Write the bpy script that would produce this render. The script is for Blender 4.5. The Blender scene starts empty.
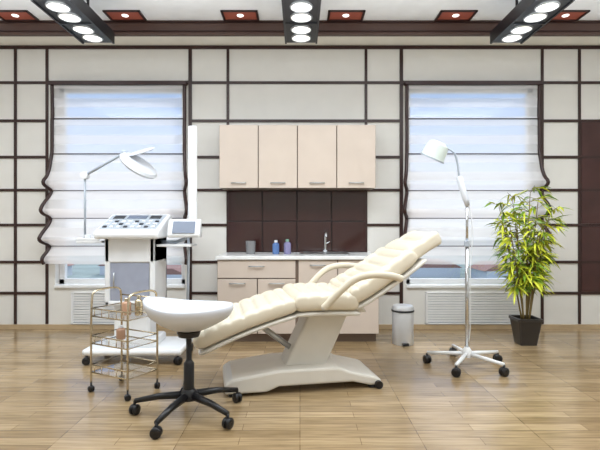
import bpy, bmesh, math, random
from mathutils import Vector, Matrix, Euler
random.seed(7)
sc=bpy.context.scene
sc.view_settings.view_transform='Standard'
sc.view_settings.look='None'
PI=math.pi
# ---------------------------------------------------------------- materials
def lin(c):
    o=[]
    for v in c:
        v=v/255.0
        o.append(v/12.92 if v<=0.04045 else ((v+0.055)/1.055)**2.4)
    return (o[0],o[1],o[2],1.0)
def mat(name,c,rough=0.5,metal=0.0,noise=0.04,nscale=6.0,bump=0.0,bscale=80,trans=0.0,emit=0.0,alpha=1.0,coat=0.0):
    m=bpy.data.materials.new(name); m.use_nodes=True
    nt=m.node_tree; b=nt.nodes['Principled BSDF']
    b.inputs['Roughness'].default_value=rough
    b.inputs['Metallic'].default_value=metal
    b.inputs['Transmission Weight'].default_value=trans
    b.inputs['Coat Weight'].default_value=coat
    b.inputs['Alpha'].default_value=alpha
    col=lin(c)
    tc=nt.nodes.new('ShaderNodeTexCoord')
    n=nt.nodes.new('ShaderNodeTexNoise'); n.inputs['Scale'].default_value=nscale
    nt.links.new(tc.outputs['Object'],n.inputs['Vector'])
    r=nt.nodes.new('ShaderNodeValToRGB')
    r.color_ramp.elements[0].position=0.3; r.color_ramp.elements[1].position=0.7
    r.color_ramp.elements[0].color=tuple([v*(1-noise) for v in col[:3]])+(1,)
    r.color_ramp.elements[1].color=tuple([min(1,v*(1+noise)) for v in col[:3]])+(1,)
    nt.links.new(n.outputs['Fac'],r.inputs['Fac'])
    nt.links.new(r.outputs['Color'],b.inputs['Base Color'])
    if emit>0:
        b.inputs['Emission Color'].default_value=col
        b.inputs['Emission Strength'].default_value=emit
    if bump>0:
        n2=nt.nodes.new('ShaderNodeTexNoise'); n2.inputs['Scale'].default_value=bscale
        nt.links.new(tc.outputs['Object'],n2.inputs['Vector'])
        bp=nt.nodes.new('ShaderNodeBump'); bp.inputs['Strength'].default_value=bump; bp.inputs['Distance'].default_value=0.01
        nt.links.new(n2.outputs['Fac'],bp.inputs['Height'])
        nt.links.new(bp.outputs['Normal'],b.inputs['Normal'])
    return m
M={}
M['wall']=mat('wall_cream',(230,228,223),0.75,noise=0.015,bump=0.04,bscale=60)
M['strip']=mat('strip_brown',(50,26,22),0.4)
M['darkpanel']=mat('dark_wood_panel',(66,36,33),0.4,noise=0.15)
M['tile']=mat('brown_tile',(60,35,33),0.12,noise=0.12,nscale=3,coat=0.3)
M['grout']=mat('tile_grout',(34,20,19),0.6)
M['ceil']=mat('ceiling_white',(247,248,250),0.8)
M['ceilcream']=mat('cornice_cream',(246,243,234),0.7)
M['beam']=mat('ceiling_beam_brown',(84,62,55),0.5)
M['white']=mat('white_paint',(238,239,240),0.35)
M['plastic']=mat('white_plastic',(238,240,243),0.25,coat=0.3)
M['seatplastic']=mat('stool_plastic',(218,222,230),0.3,coat=0.3)
M['greyplastic']=mat('grey_plastic',(170,178,188),0.3)
M['dark']=mat('dark_plastic',(38,40,46),0.4)
M['black']=mat('black_plastic',(20,20,24),0.35)
M['chrome']=mat('chrome',(215,218,222),0.15,1.0)
M['steel']=mat('brushed_steel',(190,192,194),0.3,0.9,noise=0.1)
M['binsteel']=mat('satin_steel',(214,216,219),0.38,0.45,noise=0.05)
M['brass']=mat('champagne_metal',(208,196,172),0.18,1.0)
M['laminate']=mat('beige_laminate',(216,201,188),0.4,noise=0.03,nscale=4)
M['carcass']=mat('cabinet_carcass',(128,110,98),0.5)
M['counter']=mat('white_countertop',(246,246,246),0.2)
M['leather']=mat('cream_leather',(224,214,194),0.46,noise=0.03,bump=0.05,bscale=150)
M['chairwhite']=mat('cream_enamel',(224,220,211),0.35,coat=0.15)
M['glassy']=mat('smoked_glass',(160,166,184),0.08,noise=0.1,coat=0.5)
M['screen']=mat('lcd_screen',(92,104,126),0.15)
M['pot']=mat('dark_pot',(48,44,42),0.3,noise=0.1)
M['soil']=mat('soil',(50,36,26),0.95,noise=0.4,nscale=40)
M['stem']=mat('bamboo_stem',(122,104,58),0.6,noise=0.2)
M['leaf1']=mat('leaf_yellowgreen',(212,218,60),0.5,noise=0.25,nscale=9)
M['leaf2']=mat('leaf_green',(116,152,42),0.5,noise=0.25,nscale=9)
M['lampglow']=mat('lamp_lens',(255,252,246),0.4,emit=1.6)
M['red']=mat('recess_red',(170,90,72),0.4)
M['greenish']=mat('lamp_reflector',(214,225,219),0.3)
M['blueb']=mat('bottle_blue',(90,122,176),0.2)
M['purpleb']=mat('bottle_lilac',(136,132,170),0.2)
M['greenb']=mat('bottle_green',(130,170,150),0.2)
M['greyb']=mat('cup_grey',(128,128,130),0.3)
M['pinkb']=mat('bottle_amber',(190,150,124),0.2)
M['base']=mat('baseboard_oak',(190,166,132),0.4,noise=0.1)
M['grass']=mat('grass',(150,165,160),0.9,noise=0.3,nscale=0.1)
M['roof']=mat('roof_tiles',(150,108,100),0.8)
M['house']=mat('house_render',(206,210,216),0.8)
g=bpy.data.materials.new('window_glass'); g.use_nodes=True; nt=g.node_tree; nt.nodes.clear()
o=nt.nodes.new('ShaderNodeOutputMaterial'); mx=nt.nodes.new('ShaderNodeMixShader'); t=nt.nodes.new('ShaderNodeBsdfTransparent'); gl=nt.nodes.new('ShaderNodeBsdfGlossy'); gl.inputs['Roughness'].default_value=0.02
mx.inputs[0].default_value=0.06
nt.links.new(t.outputs[0],mx.inputs[1]); nt.links.new(gl.outputs[0],mx.inputs[2]); nt.links.new(mx.outputs[0],o.inputs[0]); M['glass']=g
g2=g.copy(); g2.name='shelf_glass'; g2.node_tree.nodes['Mix Shader'].inputs[0].default_value=0.25; M['shelfglass']=g2
# sheer fabric with woven bands
f=bpy.data.materials.new('sheer_fabric'); f.use_nodes=True; nt=f.node_tree; nt.nodes.clear()
o=nt.nodes.new('ShaderNodeOutputMaterial'); mx=nt.nodes.new('ShaderNodeMixShader'); mx2=nt.nodes.new('ShaderNodeMixShader')
t=nt.nodes.new('ShaderNodeBsdfTransparent'); d=nt.nodes.new('ShaderNodeBsdfDiffuse'); tr=nt.nodes.new('ShaderNodeBsdfTranslucent')
d.inputs[0].default_value=lin((246,243,242)); tr.inputs[0].default_value=lin((254,246,242))
mx2.inputs[0].default_value=0.5
nt.links.new(d.outputs[0],mx2.inputs[1]); nt.links.new(tr.outputs[0],mx2.inputs[2])
tc=nt.nodes.new('ShaderNodeTexCoord'); sp=nt.nodes.new('ShaderNodeSeparateXYZ'); nt.links.new(tc.outputs['Object'],sp.inputs[0])
m1=nt.nodes.new('ShaderNodeMath'); m1.operation='MULTIPLY'; m1.inputs[1].default_value=2*PI/0.195; nt.links.new(sp.outputs[2],m1.inputs[0])
m2=nt.nodes.new('ShaderNodeMath'); m2.operation='SINE'; nt.links.new(m1.outputs[0],m2.inputs[0])
rp=nt.nodes.new('ShaderNodeMapRange'); rp.inputs[1].default_value=-0.25; rp.inputs[2].default_value=0.25; rp.inputs[3].default_value=0.42; rp.inputs[4].default_value=0.72
nt.links.new(m2.outputs[0],rp.inputs[0])
rz=nt.nodes.new('ShaderNodeMapRange'); rz.inputs[1].default_value=1.9; rz.inputs[2].default_value=1.5; rz.inputs[3].default_value=0.0; rz.inputs[4].default_value=0.22
nt.links.new(sp.outputs[2],rz.inputs[0])
ad=nt.nodes.new('ShaderNodeMath'); ad.operation='ADD'; ad.use_clamp=True; nt.links.new(rp.outputs[0],ad.inputs[0]); nt.links.new(rz.outputs[0],ad.inputs[1])
nt.links.new(ad.outputs[0],mx.inputs[0])
nt.links.new(t.outputs[0],mx.inputs[1]); nt.links.new(mx2.outputs[0],mx.inputs[2]); nt.links.new(mx.outputs[0],o.inputs[0]); M['sheer']=f
# floor
fm=bpy.data.materials.new('oak_parquet'); fm.use_nodes=True; nt=fm.node_tree; b=nt.nodes['Principled BSDF']
tc=nt.nodes.new('ShaderNodeTexCoord')
br=nt.nodes.new('ShaderNodeTexBrick'); br.offset=0.5; br.inputs['Scale'].default_value=1.0
br.inputs['Brick Width'].default_value=0.62; br.inputs['Row Height'].default_value=0.083; br.inputs['Mortar Size'].default_value=0.0016
br.inputs['Mortar Smooth'].default_value=0.3
br.inputs['Color1'].default_value=lin((192,169,134)); br.inputs['Color2'].default_value=lin((160,137,104)); br.inputs['Mortar'].default_value=lin((120,97,70))
nt.links.new(tc.outputs['Object'],br.inputs['Vector'])
mp=nt.nodes.new('ShaderNodeMapping'); mp.inputs['Scale'].default_value=(1.0,12,1); nt.links.new(tc.outputs['Object'],mp.inputs[0])
nz=nt.nodes.new('ShaderNodeTexNoise'); nz.inputs['Scale'].default_value=4; nz.inputs['Detail'].default_value=6; nt.links.new(mp.outputs[0],nz.inputs['Vector'])
rr=nt.nodes.new('ShaderNodeValToRGB'); rr.color_ramp.elements[0].position=0.3; rr.color_ramp.elements[1].position=0.7
rr.color_ramp.elements[0].color=(0.62,0.58,0.52,1); rr.color_ramp.elements[1].color=(1.08,1.06,1.02,1); nt.links.new(nz.outputs['Fac'],rr.inputs[0])
mm=nt.nodes.new('ShaderNodeMix'); mm.data_type='RGBA'; mm.blend_type='MULTIPLY'; mm.inputs[0].default_value=0.9
nt.links.new(br.outputs['Color'],mm.inputs[6]); nt.links.new(rr.outputs[0],mm.inputs[7])
b2=nt.nodes.new('ShaderNodeTexBrick'); b2.offset=0.0; b2.inputs['Scale'].default_value=1.0; b2.inputs['Brick Width'].default_value=0.62; b2.inputs['Row Height'].default_value=0.415
b2.inputs['Mortar Size'].default_value=0.0022; b2.inputs['Color1'].default_value=(1,1,1,1); b2.inputs['Color2'].default_value=(0.84,0.82,0.79,1); b2.inputs['Mortar'].default_value=(0.65,0.6,0.55,1)
nt.links.new(tc.outputs['Object'],b2.inputs['Vector'])
m3=nt.nodes.new('ShaderNodeMix'); m3.data_type='RGBA'; m3.blend_type='MULTIPLY'; m3.inputs[0].default_value=1
nt.links.new(mm.outputs[2],m3.inputs[6]); nt.links.new(b2.outputs['Color'],m3.inputs[7])
nt.links.new(m3.outputs[2],b.inputs['Base Color'])
b.inputs['Roughness'].default_value=0.24; b.inputs['Coat Weight'].default_value=0.2; b.inputs['Coat Roughness'].default_value=0.12
M['floor']=fm
# ---------------------------------------------------------------- helpers
def empty(name,loc=(0,0,0),rz=0):
    e=bpy.data.objects.new(name,None); e.empty_display_size=0.1
    e.location=loc; e.rotation_euler=(0,0,rz); sc.collection.objects.link(e); return e
def fin(name,bm,m,parent=None,smooth=False,bevel=0,seg=2,mats=None,subsurf=0):
    bmesh.ops.recalc_face_normals(bm,faces=bm.faces)
    me=bpy.data.meshes.new(name); bm.to_mesh(me); bm.free()
    if mats:
        for x in mats: me.materials.append(x)
    else: me.materials.append(m)
    if smooth:
        for p in me.polygons: p.use_smooth=True
    ob=bpy.data.objects.new(name,me); sc.collection.objects.link(ob)
    if parent: ob.parent=parent
    if bevel>0:
        md=ob.modifiers.new('bevel','BEVEL'); md.width=bevel; md.segments=seg; md.limit_method='ANGLE'; md.angle_limit=0.6
    return ob
def bbox(bm,x0,x1,y0,y1,z0,z1,mi=0):
    v=[bm.verts.new(p) for p in [(x0,y0,z0),(x1,y0,z0),(x1,y1,z0),(x0,y1,z0),(x0,y0,z1),(x1,y0,z1),(x1,y1,z1),(x0,y1,z1)]]
    for q in [(0,3,2,1),(4,5,6,7),(0,1,5,4),(1,2,6,5),(2,3,7,6),(3,0,4,7)]:
        fc=bm.faces.new([v[i] for i in q]); fc.material_index=mi
def box(name,x0,x1,y0,y1,z0,z1,m,parent=None,bevel=0):
    bm=bmesh.new(); bbox(bm,x0,x1,y0,y1,z0,z1); return fin(name,bm,m,parent,bevel=bevel)
def boxes(name,L,m,parent=None,bevel=0):
    bm=bmesh.new()
    for l in L: bbox(bm,*l)
    return fin(name,bm,m,parent,bevel=bevel)
def loft(bm,secs,closed=False,cap=True):
    rows=[[bm.verts.new(p) for p in s] for s in secs]
    n=len(rows[0])
    R=len(rows)
    for i in range(R if closed else R-1):
        a=rows[i]; c=rows[(i+1)%R]
        for j in range(n):
            bm.faces.new([a[j],a[(j+1)%n],c[(j+1)%n],c[j]])
    if cap and not closed:
        bm.faces.new(rows[0]); bm.faces.new(list(reversed(rows[-1])))
def frame_dirs(t):
    t=t.normalized(); up=Vector((0,0,1)) if abs(t.z)<0.95 else Vector((1,0,0))
    a=t.cross(up).normalized(); b=a.cross(t).normalized(); return a,b
def tube_bm(bm,pts,r,n=12,closed=False,rb=None):
    P=[Vector(p) for p in pts]; secs=[]
    N=len(P)
    pa=None
    for i,p in enumerate(P):
        if closed: t=P[(i+1)%N]-P[i-1]
        else: t=P[min(i+1,N-1)]-P[max(i-1,0)]
        t.normalize()
        if pa is None: a,b=frame_dirs(t)
        else:
            a=(pa-t*pa.dot(t)).normalized(); b=a.cross(t).normalized()
        pa=a
        rr=r[i] if isinstance(r,(list,tuple)) else r
        r2=rb if rb else rr
        secs.append([p+a*rr*math.cos(2*PI*k/n)+b*r2*math.sin(2*PI*k/n) for k in range(n)])
    loft(bm,secs,closed)
def smoothpts(pts,it=3):
    P=[Vector(p) for p in pts]
    for _ in range(it):
        Q=[P[0]]
        for a,b in zip(P[:-1],P[1:]):
            Q.append(a*0.75+b*0.25); Q.append(a*0.25+b*0.75)
        Q.append(P[-1]); P=Q
    return P
def tube(name,pts,r,m,parent=None,n=12,closed=False,sm=0,rb=None):
    bm=bmesh.new()
    if sm: pts=smoothpts(pts,sm)
    tube_bm(bm,pts,r,n,closed,rb); return fin(name,bm,m,parent,smooth=True)
def lathe_bm(bm,prof,n=32,c=(0,0,0),M4=None,closed=False):
    secs=[]
    for r,z in prof:
        s=[]
        for k in range(n):
            v=Vector((max(r,1e-4)*math.cos(2*PI*k/n),max(r,1e-4)*math.sin(2*PI*k/n),z))
            if M4: v=M4@v
            s.append(v+Vector(c))
        secs.append(s)
    loft(bm,secs,closed)
def lathe(name,prof,m,parent=None,n=32,c=(0,0,0),M4=None,closed=False):
    bm=bmesh.new(); lathe_bm(bm,prof,n,c,M4,closed)
    ob=fin(name,bm,m,parent,smooth=True)
    md=ob.modifiers.new('es','EDGE_SPLIT'); md.split_angle=0.7
    return ob
def extrude_xz(name,poly,y0,y1,m,parent=None,bevel=0):
    bm=bmesh.new()
    loft(bm,[[(x,y0,z) for x,z in poly],[(x,y1,z) for x,z in poly]])
    return fin(name,bm,m,parent,bevel=bevel)
def caster(name,x,y,r,parent,m=None,a=0.0,stem=0.03):
    m=m or M['black']
    bm=bmesh.new()
    for s in(-1,1):
        R=Matrix.Rotation(a,4,'Z')@Matrix.Rotation(PI/2,4,'X')
        lathe_bm(bm,[(r*0.4,-r*0.3),(r*0.9,-r*0.3),(r,-r*0.15),(r,r*0.15),(r*0.9,r*0.3),(r*0.4,r*0.3)],16,
                 Vector((x,y,r))+Matrix.Rotation(a,3,'Z')@Vector((0,s*r*0.42,0)),R)
    tube_bm(bm,[(x,y,r*0.8),(x,y,2*r+stem)],r*0.28,8)
    lathe_bm(bm,[(r*0.2,r*1.9),(r*0.75,r*1.7),(r*0.8,r*1.1)],12,(x,y,0))
    return fin(name,bm,m,parent,smooth=True)
# ---------------------------------------------------------------- room
WY=4.94; XL=-4.3; XR=4.3; YB=-1.8; H=3.0
box('floor',XL,XR,YB,WY+0.2,-0.1,0,M['floor'])
wz0,wz1=0.46,2.59
W=[(-2.60,-1.22),(1.13,2.51)]
boxes('wall_back',[(XL,W[0][0],WY,WY+.2,0,3.2),(W[0][0],W[0][1],WY,WY+.2,0,wz0),(W[0][0],W[0][1],WY,WY+.2,wz1,3.2),
   (W[0][1],W[1][0],WY,WY+.2,0,3.2),(W[1][0],W[1][1],WY,WY+.2,0,wz0),(W[1][0],W[1][1],WY,WY+.2,wz1,3.2),(W[1][1],XR,WY,WY+.2,0,3.2)],M['wall'])
box('wall_left',XL-.1,XL,YB,WY+.2,0,3.2,M['wall'])
box('wall_right',XR,XR+.1,YB,WY+.2,0,3.2,M['wall'])
box('wall_front',XL,XR,YB-.1,YB,0,3.2,M['wall'])
box('ceiling',XL,XR,YB,WY+.2,3.07,3.2,M['ceil'])
boxes('trim_cornice',[(XL,XR,4.70,WY,3.005,3.07),(XL,XR,4.62,4.66,3.02,3.07)],M['ceilcream'])
boxes('trim_ceiling_beam',[(XL,XR,4.49,4.54,2.94,3.07)],M['beam'],bevel=0.003)
boxes('trim_ceiling_bead',[(XL,XR,4.475,4.49,2.965,2.975),(XL,XR,4.475,4.49,3.05,3.07)],M['strip'])
hw=0.014; y0=WY-0.012
rows=[2.61,2.205,1.82,1.47,1.10,0.707,0.377]
cols_l=[-3.82,-3.42,-3.02,-2.685]
cols_r=[2.57,2.965,3.37,3.8]
S=[]
def V(x,z0=0.05,z1=2.985,w=hw): S.append((x-w,x+w,y0,WY+.001,z0,z1))
def Hh(xa,xb,z,w=hw): S.append((xa,xb,y0-0.001,WY+.001,z-w,z+w))
for x in cols_l: V(x)
for x in cols_r: V(x)
for x in(-1.165,1.075): V(x,w=0.018)
for x in(-0.765,0.70): V(x,0.8)
for z in rows:
    Hh(XL,-2.685,z)
    Hh(2.57,XR,z)
    Hh(-1.165,-0.765,z); Hh(0.70,1.075,z)
Hh(-0.765,0.70,2.61); Hh(-0.765,0.70,2.205); Hh(XL,XR,2.985,0.018)
Hh(-2.685,-1.165,2.61,0.02); Hh(1.075,2.57,2.61,0.02)
boxes('trim_grid_strips',S,M['strip'])
boxes('trim_dark_panel',[(2.985,3.355,WY-.01,WY,0.392,1.085),(2.985,3.355,WY-.01,WY,1.115,2.19)],M['darkpanel'])
boxes('baseboard_back',[(XL,-0.78,WY-.018,WY,0,0.045),(0.76,XR,WY-.018,WY,0,0.045)],M['base'])
boxes('baseboard_left',[(XL,XL+.018,YB,WY-.02,0,0.05)],M['base'])
boxes('baseboard_right',[(XR-.018,XR,YB,WY-.02,0,0.05)],M['base'])
for i,(a,b_) in enumerate(W):
    w=empty('window_%d'%(i+1),((a+b_)/2,WY,wz0)); hwid=(b_-a)/2; hh=wz1-wz0
    fw=0.06
    boxes('frame',[(-hwid,-hwid+fw,.08,.14,0,hh),(hwid-fw,hwid,.08,.14,0,hh),(-hwid,hwid,.08,.14,0,fw),(-hwid,hwid,.08,.14,hh-fw,hh)],M['white'],w,bevel=0.006)
    boxes('glass',[(-hwid+fw,hwid-fw,.105,.111,fw,hh-fw)],M['glass'],w)
    box('sill',-hwid,hwid,-0.03,.08,-0.025,0.005,M['white'],w,bevel=0.004)
    bl=empty('roman_blind' ,((a+b_)/2+0.0,WY-0.02,0)); 
    bw=0.70; LT=0.42
    knots=[(2.575,0.03),(2.23,0.02),(2.21,0.03),(1.86,0.03),(1.84,0.035),(1.62,0.07),(1.53,0.15),(1.47,0.03),(1.41,0.05),(1.30,0.14),(1.23,0.16),(1.18,0.04),(1.11,0.06),(1.0,0.15),(0.94,0.18),(0.89,0.05),(0.83,0.075),(0.75,0.15),(0.70,0.12)]
    pp=smoothpts([(0,-y,z) for z,y in knots],2)
    bm=bmesh.new(); nx=24; grid=[]
    for p in pp:
        row=[]; lat=LT*max(0,-p.y-.03)
        for k in range(nx+1):
            u=k/nx; x=(-1+2*u)*(bw-.01+lat)
            low=max(0,min(1,(1.6-p.z)/0.9))
            sag=-0.012*low*math.sin(PI*u)
            row.append(bm.verts.new((x,p.y*(0.8+0.2*math.cos(2*PI*u)),p.z+sag)))
        grid.append(row)
    for r in range(len(grid)-1):
        for k in range(nx): bm.faces.new([grid[r][k],grid[r][k+1],grid[r+1][k+1],grid[r+1][k]])
    fin('fabric',bm,M['sheer'],bl,smooth=True)
    for s in(-1,1):
        tube('edge_trim_%d'%(1 if s<0 else 2),[(s*(bw-.004+LT*max(0,-p.y-.03)),p.y-0.003,p.z) for p in pp],0.019,M['strip'],bl,n=8)
    boxes('head_rail',[(-bw-.02,bw+.02,-0.06,0.0,2.57,2.61)],M['strip'],bl,bevel=0.004)
    for zz,yy in((2.215,0.038),(1.845,0.046)):
        tube('batten',[(-bw,-yy,zz),(bw,-yy,zz)],0.0065,M['strip'],bl,n=6)
    for zz,yy in((1.46,0.05),(1.17,0.065),(0.88,0.08)):
        tube('fold_rod',[(-bw,-yy,zz),(bw,-yy,zz)],0.005,M['strip'],bl,n=6)
for i,(a,b_) in enumerate([(-2.42,-1.62),(1.33,2.34)]):
    r=empty('radiator_grille',((a+b_)/2,WY,0)); h=(b_-a)/2
    L=[(-h,-h+.02,-.03,0,.05,.39),(h-.02,h,-.03,0,.05,.39),(-h,h,-.03,0,.05,.065),(-h,h,-.03,0,.375,.39)]
    boxes('frame',L,M['white'],r,bevel=0.003)
    box('back_plate',-h+.02,h-.02,-.004,0,.06,.38,M['greyplastic'],r)
    boxes('slats',[(-h+.018,h-.018,-.022,-.004,.074+k*.0272,.074+k*.0272+.021) for k in range(11)],M['white'],r)
for x in(-2.67,-1.64,-0.56,0.43,1.46,2.49,3.5,-3.7):
    e=empty('recessed_ceiling_light',(x,4.36,3.07))
    boxes('frame',[(-.17,.17,-.10,-.085,-.014,0),(-.17,.17,.085,.10,-.014,0),(-.17,-.15,-.10,.10,-.014,0),(.15,.17,-.10,.10,-.014,0)],M['strip'],e)
    box('panel',-.15,.15,-.085,.085,-.006,0,M['red'],e)
    lathe('lens',[(.0,-.010),(.028,-.010),(.032,-.006)],M['lampglow'],e,20)
for x in(-1.82,0.01,1.86):
    e=empty('ceiling_spotlight_rail',(x,3.79,2.745))
    near=-0.40 if abs(x)>.5 else -1.0
    boxes('housing',[(-.135,.135,near,.41,0.0,.09)],M['black'],e,bevel=0.004)
    k=0
    ys=[.29,.115,-.115,-.29]+([-.5,-.68,-.86] if near<-.5 else [])
    for yy in ys:
        lathe('lamp_ring_%d'%k,[(.074,.002),(.078,-.012),(.087,-.008),(.089,.002)],M['steel'],e,28,(0,yy,0),closed=True)
        lathe('lamp_lens_%d'%k,[(.0,-.002),(.05,-.004),(.075,-.006),(.075,.002)],M['lampglow'],e,28,(0,yy,0)); k+=1
    boxes('side_rails',[(-.145,-.13,near,.41,-.01,.095),(.13,.145,near,.41,-.01,.095),(-.13,.13,-.012,.012,-.01,.01)],M['black'],e)
    for yy in(-.2,.2): tube('hanger',[(0,yy,.08),(0,yy,.327)],.012,M['black'],e,n=8)
# ---------------------------------------------------------------- cabinets
c=empty('upper_cabinet',(-0.025,WY,0)); hx=0.775
box('carcass',-hx,hx,-.33,-.001,1.468,2.085,M['carcass'],c)
for k in range(4):
    x0=-hx+k*hx/2
    box('door_%d'%(k+1),x0+.005,x0+hx/2-.005,-.35,-.331,1.466,2.088,M['laminate'],c,bevel=0.002)
    tube('handle_%d'%(k+1),[(x0+hx/4-.07,-.351,1.515),(x0+hx/4-.07,-.37,1.515),(x0+hx/4+.07,-.37,1.515),(x0+hx/4+.07,-.351,1.515)],.006,M['steel'],c,n=8)
c=empty('base_cabinet',(-0.018,WY,0)); hx=0.757
box('carcass',-hx,hx,-.58,-.001,.08,.775,M['carcass'],c)
box('toe_kick',-hx+.02,hx-.02,-.54,-.001,0,.08,M['carcass'],c)
def door(n,x0,x1,z0,z1,hz=None,hx_=None):
    box(n,x0+.005,x1-.005,-.60,-.581,z0+.005,z1-.005,M['laminate'],c,bevel=0.002)
    xc=(x0+x1)/2 if hx_ is None else hx_
    tube(n+'_handle',[(xc-.07,-.601,hz),(xc-.07,-.62,hz),(xc+.07,-.62,hz),(xc+.07,-.601,hz)],.006,M['steel'],c,n=8)
door('drawer_1',-hx,-.02,.60,.775,.715)
door('cabinet_door_0',-hx,-.38,.08,.60,.555); door('cabinet_door_1',-.38,-.02,.08,.60,.555)
door('cabinet_door_2',-.0,.37,.08,.775,.725); door('cabinet_door_3',.37,hx,.08,.775,.725)
boxes('countertop',[(-hx-.015,hx+.015,-.62,-.001,.777,.811)],M['counter'],c,bevel=0.005)
bm=bmesh.new()
def rrect(cx,cy,a,b,r,z,n=6):
    out=[]
    for (sx,sy,st) in((1,1,0),(-1,1,1),(-1,-1,2),(1,-1,3)):
        for k in range(n+1):
            t=st*PI/2+k/n*PI/2
            out.append((cx+sx*(a-r)+r*math.cos(t),cy+sy*(b-r)+r*math.sin(t),z))
    return out
def rrect(cx,cy,a,b,r,z,n=6):
    out=[]
    for (sx,sy,st) in((1,1,0),(-1,1,1),(-1,-1,2),(1,-1,3)):
        for k in range(n+1):
            t=st*PI/2+k/n*PI/2
            out.append((cx+sx*(a-r)+r*math.cos(t),cy+sy*(b-r)+r*math.sin(t),z))
    return out
loft(bm,[rrect(.26,-.31,.24,.2,.06,.812),rrect(.26,-.31,.24,.2,.06,.824),rrect(.26,-.31,.22,.18,.05,.826),rrect(.26,-.31,.20,.16,.05,.816)])
fin('sink',bm,M['steel'],c,smooth=False)
tube('faucet',[(.28,-.1,.812),(.28,-.1,1.00),(.28,-.13,1.04),(.28,-.22,1.03),(.28,-.25,.98)],.013,M['chrome'],c,sm=2)
lathe('faucet_base',[(.028,.812),(.028,.84),(.014,.85)],M['chrome'],c,16,(.28,-.1,0))
tube('faucet_lever',[(.28,-.1,.9),(.33,-.1,.93)],.006,M['chrome'],c)
b_=empty('backsplash',(0,WY,0))
box('grout',-.765,.70,-.006,-.001,.812,1.467,M['grout'],b_)
tw=1.465/4
for k in range(4):
    for j in range(2):
        x0=-.765+k*tw; z0=.812+j*.3275
        box('tile_%d'%(k*2+j),x0+.006,x0+tw-.006,-.014,-.006,z0+.006,z0+.3215,M['tile'],b_,bevel=0.003)
def bottle(name,x,y,z,r,h,m,capm=None,neck=True,par=None):
    e=empty(name,(x,y,z)) if par is None else None
    p=e if e else par; c0=(0,0,0) if e else (x,y,z)
    pr=[(r*.9,0),(r,.006),(r,h*.7),(r*.9,h*.76)]
    if neck: pr+=[(r*.45,h*.82),(r*.45,h*.86)]
    else: pr=[(r*.85,0),(r,h),(r*.9,h),(r*.8,h*.1)]
    lathe(('body' if e else name),pr,m,p,20,c0)
    if neck: lathe(('cap' if e else name+'_cap'),[(r*.5,h*.85),(r*.5,h),(r*.4,h+.003)],capm or M['plastic'],p,16,c0)
bottle('steel_cup',-.49,4.62,.812,.05,.13,M['greyb'],neck=False)
bottle('blue_lotion_bottle',-.24,4.62,.812,.034,.135,M['blueb'])
bottle('lilac_lotion_bottle',-.125,4.62,.812,.036,.145,M['purpleb'],M['greenb'])
# ---------------------------------------------------------------- treatment chair
ch=empty('treatment_chair',(0.04,3.27,0),math.radians(11))
def bez(a,c0,b,t): return ((1-t)**2*a[0]+2*t*(1-t)*c0[0]+t*t*b[0],(1-t)**2*a[1]+2*t*(1-t)*c0[1]+t*t*b[1])
def cushion(name,a,c0,b,hw0,hw1,th,ribs,m,rib=0.026,pe=6,round0=.9,round1=.9,off=0,bolster=0.0):
    ns=max(24,ribs*12); secs=[]
    for i in range(ns+1):
        t=0.5-0.5*math.cos(PI*i/ns)
        t=0.5*t+0.5*i/ns
        t=min(max(t,0.002),.998)
        u,z=bez(a,c0,b,t); u2,z2=bez(a,c0,b,min(t+.01,1)); u1,z1=bez(a,c0,b,max(t-.01,0))
        T=Vector((u2-u1,0,z2-z1)).normalized(); N=Vector((-T.z,0,T.x))
        e=(1-abs(2*t-1)**(pe*2))**(1/2.2)
        rd=round0 if t<.5 else round1
        hwid=(hw0+(hw1-hw0)*t)*(rd+(1-rd)*e)
        s=[]
        n=48
        for k in range(n):
            an=2*PI*k/n; ca,sa=math.cos(an),math.sin(an)
            w=hwid*math.copysign(abs(ca)**.45,ca); h=th/2*e*math.copysign(abs(sa)**.45,sa)
            if sa>0:
                q=w/hwid
                if ribs: h+= (abs(math.sin(PI*ribs*t))**.45-1)*rib*min(1,sa*3)*e*(1 if abs(q)<.78 else .5)
                h+= bolster*(1 if abs(q)>.78 else 0.2*abs(q))*e*min(1,sa*4)
            p=Vector((u,w,z))+N*(h+off)
            s.append(p)
        secs.append(s)
    bm=bmesh.new(); loft(bm,secs); return fin(name,bm,m,ch,smooth=True)
L=M['leather']
cushion('leg_cushion',(-.76,.345),(-.45,.50),(-.10,.585),.27,.29,.11,8,L,round0=.75,bolster=.012)
cushion('seat_cushion',(-.13,.59),(.1,.60),(.30,.585),.30,.30,.125,5,L,bolster=.014)
cushion('back_cushion',(.25,.61),(.43,.69),(.72,.90),.30,.27,.115,6,L,bolster=.02)
cushion('headrest_cushion',(.68,.875),(.80,.96),(.94,1.015),.25,.20,.11,2,L,round1=.6,bolster=.012)
cushion('leg_shell',(-.76,.345),(-.45,.50),(-.10,.585),.265,.285,.035,0,M['chairwhite'],off=-.065,round0=.75)
cushion('seat_shell',(-.13,.59),(.1,.60),(.32,.585),.29,.29,.04,0,M['chairwhite'],off=-.07)
cushion('back_shell',(.25,.61),(.43,.69),(.76,.92),.29,.26,.04,0,M['chairwhite'],off=-.068)
for s,n in((-1,'near'),(1,'far')):
    tube('armrest_'+n,[(.58,s*.32,.745),(.50,s*.35,.77),(.36,s*.36,.785),(.24,s*.36,.76),(.14,s*.35,.67),(.05,s*.325,.57)],.016,M['leather'],ch,sm=3,rb=.024)
    tube('armrest_bracket_'+n,[(.56,s*.2,.73),(.565,s*.33,.748)],.014,M['chairwhite'],ch)
    tube('armrest_foot_'+n,[(.06,s*.2,.54),(.055,s*.33,.575)],.014,M['chairwhite'],ch)
extrude_xz('column',[(-.17,.14),(.12,.14),(.30,.53),(.02,.53)],-.11,.11,M['chairwhite'],ch,bevel=0.015)
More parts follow.
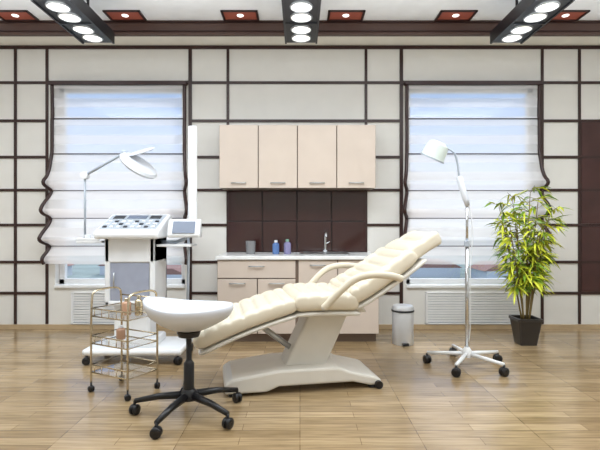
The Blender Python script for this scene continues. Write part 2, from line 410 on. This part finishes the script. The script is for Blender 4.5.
extrude_xz('top_frame',[(-.16,.51),(.38,.51),(.36,.545),(-.14,.545)],-.2,.2,M['chairwhite'],ch,bevel=0.01)
extrude_xz('base',[(-.57,.02),(-.57,.085),(-.52,.115),(-.22,.155),(.18,.155),(.26,.12),(.44,.075),(.48,.055),(.48,.02),(.40,.02),(.28,.05),(-.22,.05),(-.30,.02)],-.22,.22,M['chairwhite'],ch,bevel=0.015)
for k,(u,w) in enumerate(((-.51,-.18),(-.51,.18),(.43,-.18),(.43,.18))):
    lathe('foot_%d'%k,[(.03,0),(.035,.004),(.03,.03)],M['black'],ch,16,(u,w,0))
for s in(-1,1): lathe('transport_wheel',[(.01,-.015),(.026,-.015),(.026,.015),(.01,.015)],M['black'],ch,20,(.455,s*.23,.027),Matrix.Rotation(PI/2,4,'X'))
tube('actuator',[(-.05,0,.2),(-.35,0,.43)],.02,M['steel'],ch)
# ---------------------------------------------------------------- stool
st=empty('saddle_stool',(-.645,2.70,0))
bm=bmesh.new(); secs=[]
n=48
def rise(x):
    u=x/.26
    return .050*max(0,-u)**2.0+.012*max(0,u)**2.5
prof=[(.02,-.125,0),(.22,-.125,0),(.36,-.115,0),(.62,-.085,.1),(.88,-.05,.6),(.99,-0.015,1),(1.0,.01,1),(.97,.022,1),(.90,.016,1),(.7,-.012,.9),(.45,-.026,.7),(.02,-.03,0)]
for rr_,dz,wt in prof:
    s=[]
    for k in range(n):
        a=2*PI*k/n; x=.26*rr_*math.cos(a); y=.20*rr_*math.sin(a)*(1-.12*math.cos(a))
        s.append((x,y,.61+dz+rise(x)*wt))
    secs.append(s)
loft(bm,secs); o=fin('seat',bm,M['seatplastic'],st,smooth=True); 
lathe('seat_plate',[(.02,.445),(.06,.455),(.07,.485),(.03,.49)],M['black'],st,20)
lathe('gas_lift',[(.03,.12),(.03,.30),(.022,.31),(.016,.32),(.016,.46)],M['black'],st,20)
lathe('hub',[(.03,.085),(.05,.09),(.05,.13),(.035,.15)],M['black'],st,20)
bm=bmesh.new()
for k in range(5):
    a=math.radians(252+72*k); R=.315
    dx,dy=math.cos(a),math.sin(a)
    tube_bm(bm,[(dx*.03,dy*.03,.115),(dx*.18,dy*.18,.105),(dx*R,dy*R,.078)],[.024,.019,.014],8)
fin('star_base',bm,M['black'],st,smooth=True)
for k in range(5):
    a=math.radians(252+72*k); caster('caster_%d'%k,.315*math.cos(a),.315*math.sin(a),.03,st,a=k*1.1,stem=.02)
# ---------------------------------------------------------------- trolley
tr=empty('beauty_trolley',(-1.17,3.10,0),math.radians(-28))
a,b=.17,.125
bm=bmesh.new()
for sx in(-1,1):
    tube_bm(bm,smoothpts([(sx*a,-b,.06),(sx*a,-b,.62),(sx*a,-b*.8,.665),(sx*a,0,.67),(sx*a,b*.8,.665),(sx*a,b,.62),(sx*a,b,.06)],2),.007,8)
for z in(.13,.32,.50):
    for dz in(0,.05):
        tube_bm(bm,[(-a,-b,z+dz),(a,-b,z+dz),(a,b,z+dz),(-a,b,z+dz)],.005,6,closed=True)
tube_bm(bm,[(-a,b,.61),(a,b,.61)],.005,6)
for k in range(5):
    x=-a+a*2*(k+.5)/5
    for z in(.13,.32,.5): tube_bm(bm,[(x,-b,z),(x,-b,z+.05)],.003,6)
fin('frame',bm,M['brass'],tr,smooth=True)
for k,z in enumerate((.13,.32,.50)): box('shelf_%d'%k,-a,a,-b,b,z-.003,z+.003,M['shelfglass'],tr)
for k,(x,y) in enumerate(((-a,-b),(a,-b),(a,b),(-a,b))): caster('caster_%d'%k,x,y,.02,tr,a=k,stem=.02)
bottle('jar_1',.02,0,.503,.03,.11,M['pinkb'],M['brass'],par=tr); bottle('jar_2',.10,.03,.503,.025,.13,M['brass'],M['brass'],par=tr)
bottle('jar_3',-.08,.04,.323,.03,.09,M['pinkb'],M['plastic'],par=tr)
# ---------------------------------------------------------------- cosmetology machine
mc=empty('cosmetology_machine',(-1.35,3.85,0))
Pl=M['plastic']
boxes('base_platform',[(-.36,.42,-.22,.24,.075,.125)],Pl,mc,bevel=0.02)
boxes('base_riser',[(-.2,.2,-.16,.16,.12,.19)],Pl,mc,bevel=0.02)
for k,(x,y) in enumerate(((-.33,-.19),(.39,-.19),(.39,.21),(-.33,.21))): caster('caster_%d'%k,x,y,.032,mc,a=k*.7+.2,stem=.02)
boxes('lower_column',[(-.15,.14,-.12,.12,.17,.52)],Pl,mc,bevel=0.025)
boxes('cabinet',[(-.20,-.155,-.17,.17,.46,1.02),(.155,.20,-.17,.17,.46,1.02),(-.2,.2,.13,.17,.46,1.02),(-.2,.2,-.17,.17,.46,.50),(-.2,.2,-.17,.17,.80,1.02)],Pl,mc,bevel=0.012)
box('glass_door',-.153,.153,-.165,-.155,.502,.798,M['glassy'],mc)
tube('door_pull',[(-.12,-.168,.6),(-.12,-.18,.6),(-.12,-.18,.72),(-.12,-.168,.72)],.005,M['steel'],mc,n=8)
bm=bmesh.new()
sec=[(-.25,.99),(-.26,1.03),(-.24,1.06),(.10,1.19),(.16,1.185),(.18,1.15),(.18,1.0)]
loft(bm,[[(x,y,z) for y,z in sec] for x in(-.25,.25)])
fin('console',bm,Pl,mc,bevel=0.02,seg=3)
ang=math.atan2(.13,.34)
def onpanel(x,v,h=0): return (x,-.24+v*math.cos(ang)-h*math.sin(ang),1.06+v*math.sin(ang)+h*math.cos(ang))
def panelbox(name,x0,x1,v0,v1,h,m):
    bm=bmesh.new(); lo=[onpanel(x,v,-.003) for x,v in((x0,v0),(x1,v0),(x1,v1),(x0,v1))]; hi=[onpanel(x,v,h) for x,v in((x0,v0),(x1,v0),(x1,v1),(x0,v1))]
    loft(bm,[lo,hi]); return fin(name,bm,m,mc)
panelbox('panel_face',-.225,.225,.03,.34,.003,M['greyplastic'])
panelbox('panel_display',-.08,.08,.25,.32,.006,M['screen'])
for s in(-1,1): panelbox('gauge',s*.15-.045,s*.15+.045,.25,.32,.006,M['dark'])
kk=0
for r in range(3):
    for q in range(8):
        x=-.19+q*.0543; v=.06+r*.06
        panelbox('key_%d'%kk,x-.014,x+.014,v-.013,v+.013,.010,Pl if (q+r)%3 else M['dark']); kk+=1
boxes('side_tray',[(-.45,-.24,-.12,.08,.955,.975),(-.45,-.44,-.12,.08,.975,.995),(-.45,-.26,-.12,-.11,.975,.995)],Pl,mc,bevel=0.004)
for k,x in enumerate((-.40,-.33)): lathe('probe_cup_%d'%k,[(.022,.975),(.028,1.02),(.024,1.02),(.02,.985)],Pl,mc,16,(x,-.02,0))
tube('display_arm',[(.2,0,.96),(.33,-.03,.96),(.42,-.06,.99)],.014,M['greyplastic'],mc)
bm=bmesh.new()
sec=[(-.14,1.0),(-.15,1.02),(-.10,1.145),(-.07,1.15),(-.03,1.0)]
loft(bm,[[(x,y,z) for y,z in sec] for x in(.29,.55)]); fin('side_display',bm,Pl,mc,bevel=0.012)
bm=bmesh.new(); loft(bm,[[(x,-.151+.046*t-.001,1.035+.095*t) for x,t in((.33,0),(.51,0),(.51,1),(.33,1))],[(x,-.145+.046*t,1.04+.095*t) for x,t in((.33,0),(.51,0),(.51,1),(.33,1))]]); fin('side_screen',bm,M['screen'],mc)
boxes('side_shelf',[(.2,.48,-.13,.08,.925,.945)],Pl,mc,bevel=0.004)
tube('lamp_post',[(-.43,.0,.96),(-.43,.0,1.50)],.009,M['greyplastic'],mc)
lathe('lamp_joint',[(.01,-.03),(.03,-.025),(.03,.025),(.01,.03)],Pl,mc,16,(-.43,0,1.51),Matrix.Rotation(PI/2,4,'X'))
tube('lamp_arm',[(-.43,0,1.51),(-.26,-.02,1.60),(-.09,-.04,1.69)],.011,M['greyplastic'],mc)
lathe('arm_joint',[(.01,-.03),(.022,-.025),(.022,.025),(.01,.03)],M['greyplastic'],mc,16,(-.09,-.04,1.69),Matrix.Rotation(PI/2,4,'X'))
R=Matrix.Rotation(math.radians(38),4,'Y')@Matrix.Rotation(math.radians(14),4,'X')
lathe('magnifier_head',[(.0,-.008),(.10,-.01),(.12,-.02),(.155,-.018),(.165,0),(.15,.02),(.11,.028),(.0,.03)],M['seatplastic'],mc,36,(.035,-.06,1.585),R)
R2=Matrix.Rotation(math.radians(-16),4,'Y')@Matrix.Rotation(math.radians(18),4,'X')
lathe('magnifier_cover',[(.0,-.012),(.09,-.01),(.115,0),(.09,.012),(.0,.014)],M['seatplastic'],mc,30,(.05,-.04,1.70),R2)
boxes('light_wand',[(.415,.49,.02,.05,1.0,1.93)],Pl,mc,bevel=0.014)
tube('wand_post',[(.40,.06,.1),(.42,.06,1.3)],.012,M['greyplastic'],mc)
# ---------------------------------------------------------------- floor lamp
fl=empty('floor_lamp',(1.30,3.62,0))
tube('pole',[(0,0,.10),(0,0,.95)],.014,M['chrome'],fl); tube('inner_pole',[(0,0,.95),(0,0,1.27)],.010,M['chrome'],fl)
lathe('pole_clamp',[(.014,.93),(.022,.935),(.022,.975),(.012,.98)],M['greyplastic'],fl,16)
lathe('hub',[(.02,.07),(.04,.075),(.04,.12),(.018,.15)],M['white'],fl,20)
bm=bmesh.new()
for k in range(5):
    a=math.radians(20+72*k); dx,dy=math.cos(a),math.sin(a)
    tube_bm(bm,[(dx*.02,dy*.02,.10),(dx*.30,dy*.30,.085)],[.017,.013],8)
fin('star_base',bm,M['white'],fl,smooth=True)
for k in range(5):
    a=math.radians(20+72*k); caster('caster_%d'%k,.30*math.cos(a),.30*math.sin(a),.033,fl,a=k*.9,stem=.015)
tube('counterbalance_sleeve',[(.005,0,1.25),(-.01,0,1.30),(-.06,0,1.47),(-.065,0,1.48)],[.018,.024,.024,.012],M['seatplastic'],fl,n=16)
tube('spring_arm',[(-.06,0,1.47),(-.075,0,1.60),(-.10,0,1.67),(-.16,0,1.70)],.008,M['greyplastic'],fl,sm=2)
tube('cord',[(.01,.0,1.28),(.05,0,1.1),(.02,0,.7),(.03,0,.3),(.0,0,.12)],.004,M['white'],fl,sm=3,n=8)
R=Matrix.Rotation(math.radians(24),4,'Y')@Matrix.Rotation(math.radians(14),4,'X')
k9=.9; hc=(-.25,-.02,1.675)
lathe('lamp_head',[(a_*k9,b__*k9) for a_,b__ in [(.0,.085),(.05,.08),(.085,.06),(.098,.02),(.102,-.05),(.108,-.065),(.101,-.066),(.093,-.05),(.08,.03),(.0,.05)]],M['greenish'],fl,32,hc,R)
lathe('lamp_rim',[(a_*k9,b__*k9) for a_,b__ in [(.100,-.060),(.112,-.062),(.112,-.075),(.100,-.075)]],M['greyplastic'],fl,32,hc,R,closed=True)
lathe('bulb',[(.0,-.045),(.03,-.04),(.045,-.015),(.02,.04)],M['lampglow'],fl,20,hc,R)
tube('head_handle',[(-.16,0,1.70),(-.21,0,1.73)],.012,M['greyplastic'],fl)
# ---------------------------------------------------------------- bin
wb=empty('waste_bin',(.955,4.32,0))
lathe('body',[(.095,0),(.098,.01),(.098,.30),(.094,.31),(.0,.312)],M['binsteel'],wb,32)
lathe('lid',[(.1,.31),(.102,.33),(.09,.355),(.0,.37)],M['binsteel'],wb,32)
lathe('lid_band',[(.099,.298),(.104,.30),(.104,.315),(.099,.317)],M['dark'],wb,32,closed=True)
box('pedal',-.03,.03,-.13,-.08,.01,.025,M['black'],wb)
# ---------------------------------------------------------------- plant
pl=empty('potted_bamboo',(2.09,4.31,0))
bm=bmesh.new()
def sq(h,z): return rrect(0,0,h,h,.015,z,3)
loft(bm,[sq(.075,0),sq(.105,.22),sq(.112,.22),sq(.112,.245),sq(.098,.245),sq(.095,.215)])
fin('pot',bm,M['pot'],pl)
lathe('soil',[(.0,.23),(.09,.218)],M['soil'],pl,16)
bm=bmesh.new(); lf=bmesh.new()
def leaf(p,d,ln,w,droop,mi):
    d=d.normalized(); side=d.cross(Vector((0,0,1)))
    if side.length<.1: side=Vector((1,0,0))
    side.normalize(); prev=None
    side=(side+Vector((0,0,random.uniform(-.7,.7)))).normalized()
    N=5
    for i in range(N+1):
        t=i/N; c_=p+d*ln*t+Vector((0,0,-droop*ln*t*t))
        ww=w*math.sin(PI*(0.08+.92*t))**.8 if t<1 else 0.0005
        l=lf.verts.new(c_-side*ww); m_=lf.verts.new(c_-Vector((0,0,ww*.25))); r=lf.verts.new(c_+side*ww)
        if prev:
            for q in((prev[0],prev[1],m_,l),(prev[1],prev[2],r,m_)):
                fc=lf.faces.new(q); fc.material_index=mi; fc.smooth=True
        prev=(l,m_,r)
stems=[(-.26,-.03,1.28),(-.10,.05,1.36),(.02,-.05,1.40),(.14,.04,1.34),(.22,-.02,1.22),(-.04,.10,1.2),(.08,-.14,1.1),(-.19,-.10,1.08),(.18,.1,1.0),(.05,.0,.9)]
for (dx,dy,h) in stems:
    p0=Vector((dx*.15,dy*.3,.22)); p1=Vector((dx*.45+random.uniform(-.02,.02),dy*.5,h*.55)); p2=Vector((dx,dy,h))
    P=[]
    for i in range(15):
        t=i/14; P.append(p0*(1-t)**2+p1*2*t*(1-t)+p2*t*t)
    tube_bm(bm,P,[.008-.005*i/14 for i in range(15)],6)
    for i in range(4,15):
        if P[i].z<.5 : continue
        for q in range(3):
            a=random.uniform(0,2*PI); el=random.uniform(.0,.7)
            bd=Vector((math.cos(a)*math.cos(el),math.sin(a)*math.cos(el)*.8,math.sin(el)))
            L_=random.uniform(.04,.13); e=P[i]+bd*L_
            tube_bm(bm,[P[i],e],.002,4)
            for z_ in range(4):
                a2=a+random.uniform(-1.1,1.1); d2=Vector((math.cos(a2),math.sin(a2)*.8,random.uniform(-.35,.5)))
                leaf(P[i].lerp(e,random.uniform(.4,1)),d2,random.uniform(.08,.15),random.uniform(.008,.013),random.uniform(.2,.8),0 if random.random()<.62 else 1)
fin('stems',bm,M['stem'],pl,smooth=True)
fin('leaves',lf,None,pl,smooth=True,mats=[M['leaf1'],M['leaf2']])
# ---------------------------------------------------------------- outside
box('ground_outside',-150,150,12,320,-9.2,-9,M['grass'])
h=empty('distant_houses',(0,90,-9))
for k,(x,y,w,d,hh) in enumerate([(-52,0,12,8,3.4),(-36,8,9,8,3.0),(-24,-6,8,8,2.6),(26,4,10,8,3.0),(39,-4,12,8,3.2),(55,8,10,8,3)]):
    box('house_walls_%d'%k,x-w/2,x+w/2,y-d/2,y+d/2,0,hh*.6,M['house'],h)
    extrude_xz('house_roof_%d'%k,[(x-w/2-.5,hh*.6),(x+w/2+.5,hh*.6),(x+w/2-2,hh),(x-w/2+2,hh)],y-d/2,y+d/2,M['roof'],h)
# ---------------------------------------------------------------- world
wd=bpy.data.worlds.new('sky'); sc.world=wd; wd.use_nodes=True; nt=wd.node_tree; bg=nt.nodes['Background']
tc=nt.nodes.new('ShaderNodeTexCoord'); sp=nt.nodes.new('ShaderNodeSeparateXYZ'); nt.links.new(tc.outputs['Generated'],sp.inputs[0])
r=nt.nodes.new('ShaderNodeValToRGB'); nt.links.new(sp.outputs[2],r.inputs[0])
r.color_ramp.elements[0].position=0.0; r.color_ramp.elements[0].color=lin((216,224,234))
r.color_ramp.elements[1].position=0.5; r.color_ramp.elements[1].color=lin((190,206,228))
e=r.color_ramp.elements.new(.26); e.color=lin((126,168,222))
nt.links.new(r.outputs[0],bg.inputs[0]); bg.inputs[1].default_value=1.6
# ---------------------------------------------------------------- lights
def area(name,loc,sx,sy,p,rot=(0,0,0),col=(.885,.95,1.0)):
    l=bpy.data.lights.new(name,'AREA'); l.shape='RECTANGLE'; l.size=sx; l.size_y=sy; l.energy=p; l.color=col
    o=bpy.data.objects.new(name,l); o.location=loc; o.rotation_euler=rot; sc.collection.objects.link(o); return o
area('ceiling_light_main',(0,2.5,2.95),6.5,1.2,145)
area('ceiling_light_rear',(0,-.2,2.95),6.5,2.2,55)
area('ceiling_fill_up',(0,3.2,2.45),7.5,.5,62,(PI,0,0))  # added fill lamp facing up to brighten the ceiling, no fixture there
sun=bpy.data.lights.new('sun','SUN'); sun.energy=1.8; sun.angle=.1; so=bpy.data.objects.new('sun',sun); so.rotation_euler=(math.radians(-50),0,math.radians(-12)); sc.collection.objects.link(so)
# ---------------------------------------------------------------- camera
cd=bpy.data.cameras.new('camera'); cd.lens=27.9; cd.sensor_width=36; cd.clip_end=1000
co=bpy.data.objects.new('camera',cd); co.location=(0,0,1.10); co.rotation_euler=(PI/2,0,0); sc.collection.objects.link(co); sc.camera=co
